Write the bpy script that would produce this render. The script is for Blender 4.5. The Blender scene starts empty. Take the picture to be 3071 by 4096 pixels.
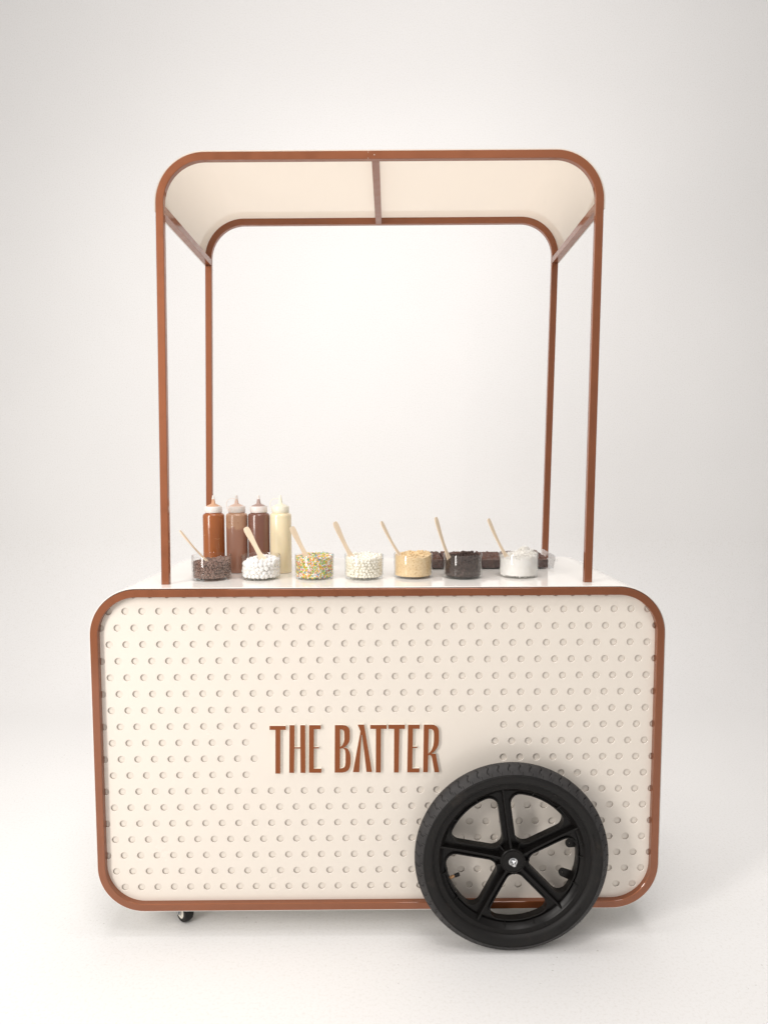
import bpy, bmesh, math, random
from mathutils import Vector, Matrix, noise
from mathutils.geometry import delaunay_2d_cdt

scene = bpy.context.scene
COL = scene.collection
R = math.radians
PI = math.pi

# ------------------------------------------------------------------ camera
cam_data = bpy.data.cameras.new('camera')
cam = bpy.data.objects.new('camera', cam_data)
COL.objects.link(cam)
cam_data.sensor_fit = 'VERTICAL'
cam_data.sensor_height = 36.0
cam_data.lens = 23.263
cam_data.clip_start = 0.02
cam_data.clip_end = 200
cam_right = Vector((0.99998578, -0.00511095, -0.00152384))
cam_up = Vector((0.00188925, 0.07226939, 0.99738336))
cam_fwd = Vector((0.00498745, 0.99737205, -0.07227802))
m = Matrix((cam_right, cam_up, -cam_fwd)).transposed().to_4x4()
m.translation = Vector((0.00776, -1.70005, 1.27357))
cam.matrix_world = m
scene.camera = cam

# ------------------------------------------------------------------ studio light
world = bpy.data.worlds.new('World')
scene.world = world
world.use_nodes = True
bg = world.node_tree.nodes['Background']
bg.inputs['Color'].default_value = (1.0, 0.975, 0.955, 1)
bg.inputs['Strength'].default_value = 0.41


def area_lamp(name, loc, target, size, size_y, power, color):
    d = bpy.data.lights.new(name, 'AREA')
    d.shape = 'RECTANGLE'
    d.size, d.size_y = size, size_y
    d.energy = power
    d.color = color
    o = bpy.data.objects.new(name, d)
    COL.objects.link(o)
    o.location = loc
    o.rotation_euler = (Vector(target) - Vector(loc)).to_track_quat('-Z', 'Y').to_euler()
    return o


area_lamp('key_softbox', (-2.33, -2.05, 1.95), (0.0, 0.1, 1.25), 0.55, 2.2, 63, (1.0, 0.96, 0.92)).data.spread = R(165)
area_lamp('added_fill_lamp', (0.8, -2.9, 4.9), (0.1, 0.3, 0.9), 1.4, 1.4, 24, (1.0, 0.965, 0.945))  # unseen lamp added to brighten the counter and jars
area_lamp('added_overhead_lamp', (0.0, 0.2, 4.6), (0.0, 0.35, 0.0), 2.6, 1.8, 33, (1.0, 0.97, 0.955)).data.spread = R(110)  # unseen lamp added to lift the floor, counter and light through the roof
area_lamp('backdrop_lamp', (0.2, -1.6, 4.9), (0.15, 2.4, 2.3), 1.6, 1.0, 36, (1.0, 0.955, 0.94)).data.spread = R(120)

scene.view_settings.view_transform = 'Standard'
scene.view_settings.look = 'None'
scene.view_settings.gamma = 1
scene.view_settings.use_curve_mapping = False
scene.view_settings.exposure = 0.08
scene.render.engine = 'CYCLES'
scene.cycles.max_bounces = 14
scene.cycles.transparent_max_bounces = 24
scene.cycles.diffuse_bounces = 6
scene.cycles.glossy_bounces = 6

# ------------------------------------------------------------------ materials


def new_mat(name):
    mt = bpy.data.materials.new(name)
    mt.use_nodes = True
    nt = mt.node_tree
    b = nt.nodes['Principled BSDF']
    return mt, nt, b


def noise_node(nt, scale, detail=4, rough=0.55, vec=None):
    n = nt.nodes.new('ShaderNodeTexNoise')
    n.inputs['Scale'].default_value = scale
    n.inputs['Detail'].default_value = detail
    n.inputs['Roughness'].default_value = rough
    if vec is None:
        tc = nt.nodes.new('ShaderNodeTexCoord')
        vec = tc.outputs['Object']
    nt.links.new(vec, n.inputs['Vector'])
    return n


def ramp(nt, fac, stops):
    r = nt.nodes.new('ShaderNodeValToRGB')
    e = r.color_ramp.elements
    e[0].position, e[0].color = stops[0][0], (*stops[0][1], 1)
    e[1].position, e[1].color = stops[-1][0], (*stops[-1][1], 1)
    for p, c in stops[1:-1]:
        x = e.new(p)
        x.color = (*c, 1)
    nt.links.new(fac, r.inputs['Fac'])
    return r


def bump(nt, b, height, strength, dist):
    bp = nt.nodes.new('ShaderNodeBump')
    bp.inputs['Strength'].default_value = strength
    bp.inputs['Distance'].default_value = dist
    nt.links.new(height, bp.inputs['Height'])
    nt.links.new(bp.outputs['Normal'], b.inputs['Normal'])
    return bp


def mixcol(nt, fac, a, b, mode='MIX'):
    mx = nt.nodes.new('ShaderNodeMix')
    mx.data_type = 'RGBA'
    mx.blend_type = mode
    for sock, val in ((mx.inputs['Factor'], fac), (mx.inputs[6], a), (mx.inputs[7], b)):
        if hasattr(val, 'is_linked') or hasattr(val, 'links'):
            nt.links.new(val, sock)
        elif isinstance(val, (int, float)):
            sock.default_value = val
        else:
            sock.default_value = (*val, 1)
    return mx.outputs[2]


def painted(name, c, rough, var=0.04, scale=3.0, orange=0.0, coat=0.0, ior=1.5):
    """sprayed or laminated sheet: base colour with faint unevenness, gloss that varies"""
    mt, nt, b = new_mat(name)
    n = noise_node(nt, scale, 5)
    lo = tuple(x * (1 - var) for x in c)
    hi = tuple(min(1, x * (1 + var)) for x in c)
    r = ramp(nt, n.outputs['Fac'], [(0.3, lo), (0.7, hi)])
    nt.links.new(r.outputs['Color'], b.inputs['Base Color'])
    n2 = noise_node(nt, scale * 6, 6, 0.6)
    rr = ramp(nt, n2.outputs['Fac'], [(0.3, (rough * 0.8,) * 3), (0.75, (min(1, rough * 1.35),) * 3)])
    nt.links.new(rr.outputs['Color'], b.inputs['Roughness'])
    b.inputs['IOR'].default_value = ior
    b.inputs['Coat Weight'].default_value = coat
    b.inputs['Coat Roughness'].default_value = 0.07
    b.inputs['Coat IOR'].default_value = 1.6
    if orange:
        n3 = noise_node(nt, 90, 2)
        bump(nt, b, n3.outputs['Fac'], orange, 0.001)
    return mt


M = {}
M['panel'] = painted('cream_laminate', (0.80, 0.735, 0.655), 0.22, 0.012, 1.6, 0.02)
M['shell'] = painted('ivory_gloss_sheet', (0.885, 0.86, 0.815), 0.05, 0.012, 1.4, 0.012)
M['roof'] = painted('ivory_roof_sheet', (0.80, 0.745, 0.665), 0.035, 0.012, 1.3, 0.0, ior=2.0)
M['brown'] = painted('copper_brown_enamel', (0.262, 0.079, 0.025), 0.42, 0.06, 5, 0.02, coat=0.75)
M['brown'].node_tree.nodes['Principled BSDF'].inputs['Metallic'].default_value = 0.55
M['letter_face'] = painted('copper_brown_acrylic', (0.25, 0.072, 0.022), 0.45, 0.06, 9, 0.02)
M['letter_face'].node_tree.nodes['Principled BSDF'].inputs['Specular IOR Level'].default_value = 0.25
M['letter_side'] = painted('white_acrylic_edge', (0.82, 0.78, 0.70), 0.25, 0.02, 12)


def let_light_through(mt, share, tint):
    """thin sheet that glows with the light falling on its far side"""
    nt = mt.node_tree
    out = nt.nodes['Material Output']
    tl = nt.nodes.new('ShaderNodeBsdfTranslucent')
    tl.inputs['Color'].default_value = (*tint, 1)
    mx = nt.nodes.new('ShaderNodeMixShader')
    mx.inputs['Fac'].default_value = share
    nt.links.new(nt.nodes['Principled BSDF'].outputs['BSDF'], mx.inputs[1])
    nt.links.new(tl.outputs['BSDF'], mx.inputs[2])
    nt.links.new(mx.outputs['Shader'], out.inputs['Surface'])


let_light_through(M['roof'], 0.50, (0.93, 0.88, 0.82))
M['hole_shade'] = painted('shaded_hole_wall', (0.44, 0.40, 0.355), 0.6, 0.05, 20)  # greyer than the sheet: shade inside the holes painted onto their walls
M['dark_gap'] = painted('dark_carcass', (0.05, 0.035, 0.03), 0.6, 0.1, 8)


def rubber_mat():
    mt, nt, b = new_mat('scuffed_black_rubber')
    n = noise_node(nt, 10, 8, 0.68)
    r = ramp(nt, n.outputs['Fac'], [(0.34, (0.0065, 0.006, 0.006)), (0.56, (0.011, 0.0098, 0.009)), (0.72, (0.036, 0.029, 0.024))])
    n2 = noise_node(nt, 160, 3)
    c = mixcol(nt, 0.25, r.outputs['Color'], n2.outputs['Color'], 'MULTIPLY')
    nt.links.new(c, b.inputs['Base Color'])
    b.inputs['Specular IOR Level'].default_value = 0.3
    rr = ramp(nt, n.outputs['Fac'], [(0.3, (0.45,) * 3), (0.7, (0.68,) * 3)])
    nt.links.new(rr.outputs['Color'], b.inputs['Roughness'])
    bump(nt, b, n2.outputs['Fac'], 0.25, 0.0008)
    return mt


M['rubber'] = rubber_mat()


def tread_mat():
    mt, nt, b = new_mat('dusty_tread_rubber')
    n = noise_node(nt, 22, 6, 0.6)
    r = ramp(nt, n.outputs['Fac'], [(0.3, (0.022, 0.021, 0.0215)), (0.72, (0.052, 0.049, 0.048))])
    nt.links.new(r.outputs['Color'], b.inputs['Base Color'])
    b.inputs['Roughness'].default_value = 0.6
    b.inputs['Specular IOR Level'].default_value = 0.3
    n2 = noise_node(nt, 220, 3)
    bump(nt, b, n2.outputs['Fac'], 0.2, 0.0006)
    return mt


M['tread'] = tread_mat()


def nylon_mat():
    mt, nt, b = new_mat('black_moulded_nylon')
    n = noise_node(nt, 30, 6, 0.65)
    r = ramp(nt, n.outputs['Fac'], [(0.35, (0.0048, 0.0043, 0.004)), (0.66, (0.0075, 0.0066, 0.006)), (0.80, (0.022, 0.019, 0.016))])
    nt.links.new(r.outputs['Color'], b.inputs['Base Color'])
    b.inputs['Specular IOR Level'].default_value = 0.22
    rr = ramp(nt, n.outputs['Fac'], [(0.3, (0.26,) * 3), (0.75, (0.45,) * 3)])
    nt.links.new(rr.outputs['Color'], b.inputs['Roughness'])
    n2 = noise_node(nt, 130, 4)
    bump(nt, b, n2.outputs['Fac'], 0.15, 0.0008)
    return mt


M['nylon'] = nylon_mat()


def metal_mat(name, c, rough):
    mt, nt, b = new_mat(name)
    b.inputs['Metallic'].default_value = 1
    n = noise_node(nt, 60, 5)
    r = ramp(nt, n.outputs['Fac'], [(0.3, tuple(x * 0.7 for x in c)), (0.7, c)])
    nt.links.new(r.outputs['Color'], b.inputs['Base Color'])
    b.inputs['Roughness'].default_value = rough
    return mt


M['zinc'] = metal_mat('zinc_plated_steel', (0.72, 0.73, 0.74), 0.22)
M['brass'] = metal_mat('dull_brass', (0.55, 0.33, 0.18), 0.35)


def clear_mat(name, tint, ior, rough=0.0, edge=0.6):
    """thin clear wall: light passes straight through, surface reflects by Fresnel"""
    mt = bpy.data.materials.new(name)
    mt.use_nodes = True
    nt = mt.node_tree
    nt.nodes.clear()
    out = nt.nodes.new('ShaderNodeOutputMaterial')
    tr = nt.nodes.new('ShaderNodeBsdfTransparent')
    gl = nt.nodes.new('ShaderNodeBsdfGlossy')
    gl.inputs['Roughness'].default_value = rough
    gl.inputs['Color'].default_value = (0.96, 0.97, 0.97, 1)
    lw = nt.nodes.new('ShaderNodeLayerWeight')
    lw.inputs['Blend'].default_value = 0.5
    rp = ramp(nt, lw.outputs['Facing'], [(0.0, (1, 1, 1)), (0.72, (0.99, 0.99, 0.99)), (0.94, tint), (1.0, tuple(x * edge for x in tint))])
    nt.links.new(rp.outputs['Color'], tr.inputs['Color'])
    f0 = ((ior - 1) / (ior + 1)) ** 2
    pw = nt.nodes.new('ShaderNodeMath')
    pw.operation = 'POWER'
    nt.links.new(lw.outputs['Facing'], pw.inputs[0])
    pw.inputs[1].default_value = 5.0
    fr = nt.nodes.new('ShaderNodeMath')
    fr.operation = 'MULTIPLY_ADD'
    nt.links.new(pw.outputs['Value'], fr.inputs[0])
    fr.inputs[1].default_value = 1 - f0
    fr.inputs[2].default_value = f0
    mx = nt.nodes.new('ShaderNodeMixShader')
    nt.links.new(fr.outputs['Value'], mx.inputs['Fac'])
    nt.links.new(tr.outputs['BSDF'], mx.inputs[1])
    nt.links.new(gl.outputs['BSDF'], mx.inputs[2])
    nt.links.new(mx.outputs['Shader'], out.inputs['Surface'])
    return mt


M['glass'] = clear_mat('clear_jar_glass', (0.80, 0.83, 0.82), 1.47)
M['acrylic'] = clear_mat('clear_acrylic', (0.92, 0.93, 0.94), 1.45)


def wood_mat():
    mt, nt, b = new_mat('birch_wood')
    tc = nt.nodes.new('ShaderNodeTexCoord')
    mp = nt.nodes.new('ShaderNodeMapping')
    mp.inputs['Scale'].default_value = (160, 160, 14)
    nt.links.new(tc.outputs['Object'], mp.inputs['Vector'])
    n = noise_node(nt, 1.0, 5, 0.6, mp.outputs['Vector'])
    r = ramp(nt, n.outputs['Fac'], [(0.3, (0.74, 0.58, 0.41)), (0.7, (0.84, 0.71, 0.54))])
    nt.links.new(r.outputs['Color'], b.inputs['Base Color'])
    b.inputs['Roughness'].default_value = 0.55
    return mt


M['wood'] = wood_mat()


def sauce_mat(name, base, streak, zsplit=None, second=None, thresh=0.63, scale=26):
    """sauce seen through a glossy squeeze bottle wall"""
    mt, nt, b = new_mat(name)
    n = noise_node(nt, scale, 5, 0.6)
    n.inputs['Distortion'].default_value = 1.2
    st = ramp(nt, n.outputs['Fac'], [(thresh, (0, 0, 0)), (thresh + 0.06, (1, 1, 1))])
    col = mixcol(nt, st.outputs['Color'], base, streak)
    if second:
        tc = nt.nodes.new('ShaderNodeTexCoord')
        sx = nt.nodes.new('ShaderNodeSeparateXYZ')
        nt.links.new(tc.outputs['Object'], sx.inputs['Vector'])
        n2 = noise_node(nt, 38, 5, 0.7)
        ma = nt.nodes.new('ShaderNodeMath')
        ma.operation = 'MULTIPLY_ADD'
        nt.links.new(n2.outputs['Fac'], ma.inputs[0])
        ma.inputs[1].default_value = 0.05
        nt.links.new(sx.outputs['Z'], ma.inputs[2])
        st2 = ramp(nt, ma.outputs['Value'], [(zsplit, (0, 0, 0)), (zsplit + 0.004, (1, 1, 1))])
        col = mixcol(nt, st2.outputs['Color'], second, col)
    nt.links.new(col, b.inputs['Base Color'])
    b.inputs['Roughness'].default_value = 0.2
    b.inputs['Specular IOR Level'].default_value = 0.8
    b.inputs['Subsurface Weight'].default_value = 0.12
    b.inputs['Subsurface Radius'].default_value = (0.01, 0.006, 0.003)
    n3 = noise_node(nt, 14, 2)
    bump(nt, b, n3.outputs['Fac'], 0.08, 0.004)
    return mt


M['caramel'] = sauce_mat('caramel_sauce', (0.33, 0.098, 0.024), (0.50, 0.22, 0.075), thresh=0.64, scale=34)
M['hazel'] = sauce_mat('milk_chocolate_sauce', (0.50, 0.285, 0.175), (0.42, 0.21, 0.12), 0.155, (0.38, 0.185, 0.122), 0.62, 60)
M['cocoa'] = sauce_mat('dark_chocolate_sauce', (0.19, 0.080, 0.054), (0.215, 0.092, 0.062), thresh=0.6, scale=10)
M['vanilla'] = sauce_mat('white_chocolate_sauce', (0.86, 0.74, 0.50), (0.87, 0.77, 0.55), thresh=0.6, scale=10)


def cap_mat(name, c):
    mt, nt, b = new_mat(name)
    b.inputs['Base Color'].default_value = (*c, 1)
    b.inputs['Roughness'].default_value = 0.38
    b.inputs['Subsurface Weight'].default_value = 0.3
    b.inputs['Subsurface Radius'].default_value = (0.008, 0.006, 0.005)
    n = noise_node(nt, 45, 3)
    bump(nt, b, n.outputs['Fac'], 0.06, 0.002)
    return mt


def food_mat(name, stops, scale, rough=0.5, spec=0.5, bumpk=0.0, bscale=400, detail=4):
    mt, nt, b = new_mat(name)
    n = noise_node(nt, scale, detail, 0.6)
    r = ramp(nt, n.outputs['Fac'], stops)
    nt.links.new(r.outputs['Color'], b.inputs['Base Color'])
    b.inputs['Roughness'].default_value = rough
    b.inputs['Specular IOR Level'].default_value = spec
    if bumpk:
        n2 = noise_node(nt, bscale, 5, 0.7)
        bump(nt, b, n2.outputs['Fac'], bumpk, 0.002)
    return mt


M['chips'] = food_mat('chocolate_chip', [(0.3, (0.155, 0.082, 0.058)), (0.7, (0.25, 0.145, 0.108))], 60, 0.36)
M['mallow'] = food_mat('marshmallow', [(0.3, (0.88, 0.86, 0.83)), (0.7, (0.92, 0.905, 0.885))], 40, 0.7, 0.3)
M['whiteball'] = food_mat('white_crisp_ball', [(0.3, (0.89, 0.85, 0.73)), (0.7, (0.92, 0.89, 0.80))], 70, 0.4)
M['coconut'] = food_mat('shredded_coconut', [(0.3, (0.90, 0.88, 0.83)), (0.7, (0.94, 0.93, 0.91))], 90, 0.6, 0.3)
M['biscuit'] = food_mat('biscuit_crumb', [(0.27, (0.34, 0.19, 0.08)), (0.38, (0.73, 0.54, 0.30)), (0.7, (0.83, 0.66, 0.42))], 210, 0.85, 0.2, 0.5, 500, 3)
M['darkcrumb'] = food_mat('dark_cookie_crumb', [(0.3, (0.022, 0.014, 0.012)), (0.55, (0.060, 0.037, 0.030)), (0.8, (0.13, 0.08, 0.063))], 180, 0.75, 0.3, 0.7, 420)
M['brownie'] = food_mat('brownie_side', [(0.3, (0.030, 0.012, 0.009)), (0.7, (0.080, 0.033, 0.024))], 70, 0.6, 0.3, 0.6, 300)
M['crust'] = food_mat('brownie_crust', [(0.3, (0.065, 0.027, 0.018)), (0.55, (0.12, 0.052, 0.035)), (0.8, (0.26, 0.13, 0.088))], 60, 0.45, 0.5, 0.7, 180)



def sprinkle_mat():
    mt, nt, b = new_mat('sugar_sprinkle')
    a = nt.nodes.new('ShaderNodeVertexColor')
    a.layer_name = 'tint'
    nt.links.new(a.outputs['Color'], b.inputs['Base Color'])
    b.inputs['Roughness'].default_value = 0.4
    return mt


M['sprinkle'] = sprinkle_mat()


def studio_mat():
    mt, nt, b = new_mat('painted_studio_cove')
    n = noise_node(nt, 0.9, 5, 0.5)
    r = ramp(nt, n.outputs['Fac'], [(0.3, (0.782, 0.775, 0.765)), (0.7, (0.806, 0.80, 0.79))])
    # chips, grit and scuffs trodden into the paint
    n2 = noise_node(nt, 95, 2, 0.5)
    n3 = noise_node(nt, 3.0, 3, 0.6)
    sp = ramp(nt, n2.outputs['Fac'], [(0.285, (1, 1, 1)), (0.31, (0, 0, 0))])
    cl = ramp(nt, n3.outputs['Fac'], [(0.56, (0, 0, 0)), (0.70, (0.6, 0.6, 0.6))])
    mk = mixcol(nt, 1.0, sp.outputs['Color'], cl.outputs['Color'], 'MULTIPLY')
    tc = nt.nodes.new('ShaderNodeTexCoord')
    sx = nt.nodes.new('ShaderNodeSeparateXYZ')
    nt.links.new(tc.outputs['Object'], sx.inputs['Vector'])
    fl = ramp(nt, sx.outputs['Z'], [(0.004, (1, 1, 1)), (0.02, (0, 0, 0))])      # trodden floor only, not the wall
    mk = mixcol(nt, 1.0, mk, fl.outputs['Color'], 'MULTIPLY')
    c = mixcol(nt, mk, r.outputs['Color'], (0.30, 0.27, 0.23))
    n4 = noise_node(nt, 130, 4, 0.7)
    g = ramp(nt, n4.outputs['Fac'], [(0.25, (0.90, 0.89, 0.87)), (0.5, (1, 1, 1))])
    c = mixcol(nt, 1.0, c, g.outputs['Color'], 'MULTIPLY')
    nt.links.new(c, b.inputs['Base Color'])
    b.inputs['Roughness'].default_value = 0.62
    b.inputs['Specular IOR Level'].default_value = 0.3
    bump(nt, b, n4.outputs['Fac'], 0.25, 0.0015)
    return mt


M['studio'] = studio_mat()

# ------------------------------------------------------------------ object helpers
ORG = {}


def add_obj(name, verts, faces, mat, parent=None, origin=None, sharp=32, mats=None, fmat=None, colors=None, merge=False, recalc=False, flat=False):
    """one mesh object; vertices come in world coordinates, the origin goes to the base"""
    verts = [Vector(v) for v in verts]
    if origin is None:
        xs = [v.x for v in verts]
        ys = [v.y for v in verts]
        zs = [v.z for v in verts]
        origin = ((min(xs) + max(xs)) / 2, (min(ys) + max(ys)) / 2, min(zs))
    origin = Vector(origin)
    me = bpy.data.meshes.new(name)
    me.from_pydata([v - origin for v in verts], [], faces)
    for mm in (mats or [mat]):
        me.materials.append(M[mm])
    if fmat:
        me.polygons.foreach_set('material_index', fmat)
    if colors:
        at = me.color_attributes.new('tint', 'FLOAT_COLOR', 'POINT')
        at.data.foreach_set('color', [x for c in colors for x in (*c, 1)])
    if merge or recalc:
        bm = bmesh.new()
        bm.from_mesh(me)
        if merge:
            bmesh.ops.remove_doubles(bm, verts=bm.verts, dist=2e-5)
        if recalc:
            bmesh.ops.recalc_face_normals(bm, faces=bm.faces)
        bm.to_mesh(me)
        bm.free()
    me.polygons.foreach_set('use_smooth', [not flat] * len(me.polygons))
    if not flat:
        me.set_sharp_from_angle(angle=R(sharp))
    me.update()
    o = bpy.data.objects.new(name, me)
    COL.objects.link(o)
    if parent is not None:
        o.parent = parent
        o.location = origin - ORG[parent.name]
    else:
        o.location = origin
    ORG[o.name] = origin
    return o


def thing(name, loc):
    o = bpy.data.objects.new(name, None)
    o.empty_display_size = 0.05
    COL.objects.link(o)
    o.location = loc
    ORG[o.name] = Vector(loc)
    return o


def tag(o, label, cat=None, group=None, kind=None):
    o['label'] = label
    if cat:
        o['category'] = cat
    if group:
        o['group'] = group
    if kind:
        o['kind'] = kind
    return o


class Geo:
    def __init__(self):
        self.v, self.f, self.m, self.c = [], [], [], []

    def add(self, verts, faces, mi=0, col=None):
        n = len(self.v)
        self.v += [tuple(v) for v in verts]
        self.f += [tuple(i + n for i in f) for f in faces]
        self.m += [mi] * len(faces)
        if col:
            self.c += [col] * len(verts)

    def box(self, x0, x1, y0, y1, z0, z1, mi=0):
        v = [(x, y, z) for x in (x0, x1) for y in (y0, y1) for z in (z0, z1)]
        self.add(v, [(0, 1, 3, 2), (4, 6, 7, 5), (0, 4, 5, 1), (2, 3, 7, 6), (0, 2, 6, 4), (1, 5, 7, 3)], mi)


def arc(cx, cz, r, a0, a1, n):
    out = []
    for i in range(n + 1):
        a = R(a0 + (a1 - a0) * i / n)
        out.append((cx + r * math.cos(a), cz + r * math.sin(a), math.cos(a), math.sin(a)))
    return out


def rrect(x0, x1, z0, z1, r, n=18):
    return (arc(x1 - r, z1 - r, r, 0, 90, n) + arc(x0 + r, z1 - r, r, 90, 180, n) +
            arc(x0 + r, z0 + r, r, 180, 270, n) + arc(x1 - r, z0 + r, r, 270, 360, n))


def chamfered(n0, n1, y0, y1, c):
    return [(n0 + c, y0), (n1 - c, y0), (n1, y0 + c), (n1, y1 - c), (n1 - c, y1), (n0 + c, y1), (n0, y1 - c), (n0, y0 + c)]


def sweep(path, prof, closed=True, fn=None):
    """sweep a profile (inset, y) along a path of (x, z, nx, nz) in a vertical plane"""
    k = len(prof)
    v, f = [], []
    for (x, z, nx, nz) in path:
        for (n, y) in prof:
            p = Vector((x - n * nx, y, z - n * nz))
            v.append(fn(p) if fn else p)
    L = len(path)
    for i in range(L if closed else L - 1):
        a, b = i * k, ((i + 1) % L) * k
        for j in range(k):
            j2 = (j + 1) % k
            f.append((a + j, b + j, b + j2, a + j2))
    if not closed:
        f.append(tuple(range(k)))
        f.append(tuple((L - 1) * k + j for j in reversed(range(k))))
    return v, f


def lathe(prof, n, cx, cy, z0=0.0, axis='Z', closed=False, cap=True):
    """prof: (r, h). axis Z: h is height; axis Y: h is depth along y, centre (cx, cy as z)"""
    v, f = [], []
    k = len(prof)
    for i in range(n):
        a = 2 * PI * i / n
        for (r, h) in prof:
            if axis == 'Z':
                v.append((cx + r * math.cos(a), cy + r * math.sin(a), z0 + h))
            else:
                v.append((cx + r * math.cos(a), z0 + h, cy + r * math.sin(a)))
    for i in range(n):
        a, b = i * k, ((i + 1) % n) * k
        for j in range(k if closed else k - 1):
            j2 = (j + 1) % k
            f.append((a + j, b + j, b + j2, a + j2))
    if cap and not closed:
        f.append(tuple(i * k for i in reversed(range(n))))
        f.append(tuple(i * k + k - 1 for i in range(n)))
    return v, f


def cdt(loops, keep=None):
    """triangulate the area between the first loop and the holes that follow it"""
    pts, edges = [], []
    for l in loops:
        k0, n = len(pts), len(l)
        pts += [Vector((p[0], p[1])) for p in l]
        edges += [(k0 + i, k0 + (i + 1) % n) for i in range(n)]
    vo, _, fo, _, _, _ = delaunay_2d_cdt(pts, edges, [], 0, 1e-7)

    def inside(x, y):
        c = False
        for l in loops:
            j = len(l) - 1
            for i in range(len(l)):
                (xi, yi), (xj, yj) = l[i], l[j]
                if (yi > y) != (yj > y) and x < (xj - xi) * (y - yi) / (yj - yi) + xi:
                    c = not c
                j = i
        return c

    keep = keep or inside
    out = []
    for q in fo:
        x = sum(vo[i].x for i in q) / len(q)
        y = sum(vo[i].y for i in q) / len(q)
        if keep(x, y):
            out.append(tuple(q))
    return vo, out


def plate(g, loops, y0, y1, mi_front=0, mi_side=0, back=True, chamfer=0.0):
    """flat piece in the xz plane with holes; y0 is the front"""
    vo, fo = cdt(loops)
    g.add([(p.x, y0, p.y) for p in vo], fo, mi_front)
    if back:
        g.add([(p.x, y1, p.y) for p in vo], [tuple(reversed(q)) for q in fo], mi_side)
    for l in loops:
        n = len(l)
        g.add([(p[0], y0, p[1]) for p in l] + [(p[0], y1, p[1]) for p in l],
              [(i, (i + 1) % n, n + (i + 1) % n, n + i) for i in range(n)], mi_side)


# ------------------------------------------------------------------ the studio
def build_studio():
    pts = [(-2.9, 0.0), (-1.0, 0.0), (1.55, 0.0)]
    rr = 0.85
    for i in range(1, 25):
        a = R(90 * i / 24)
        pts.append((1.55 + rr * math.sin(a), rr - rr * math.cos(a)))
    pts += [(2.4, 3.0), (2.4, 7.0)]
    xs = [-7, -3.5, 0, 3.5, 7]
    v, f = [], []
    for (y, z) in pts:
        for x in xs:
            v.append((x, y, z))
    k = len(xs)
    for i in range(len(pts) - 1):
        for j in range(k - 1):
            f.append((i * k + j, i * k + j + 1, (i + 1) * k + j + 1, (i + 1) * k + j))
    o = add_obj('studio_floor', v, f, 'studio', origin=(0, 0, 0), sharp=60)
    o['kind'] = 'structure'
    o['label'] = 'off-white painted studio floor curving up into the seamless backdrop'


build_studio()

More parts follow.
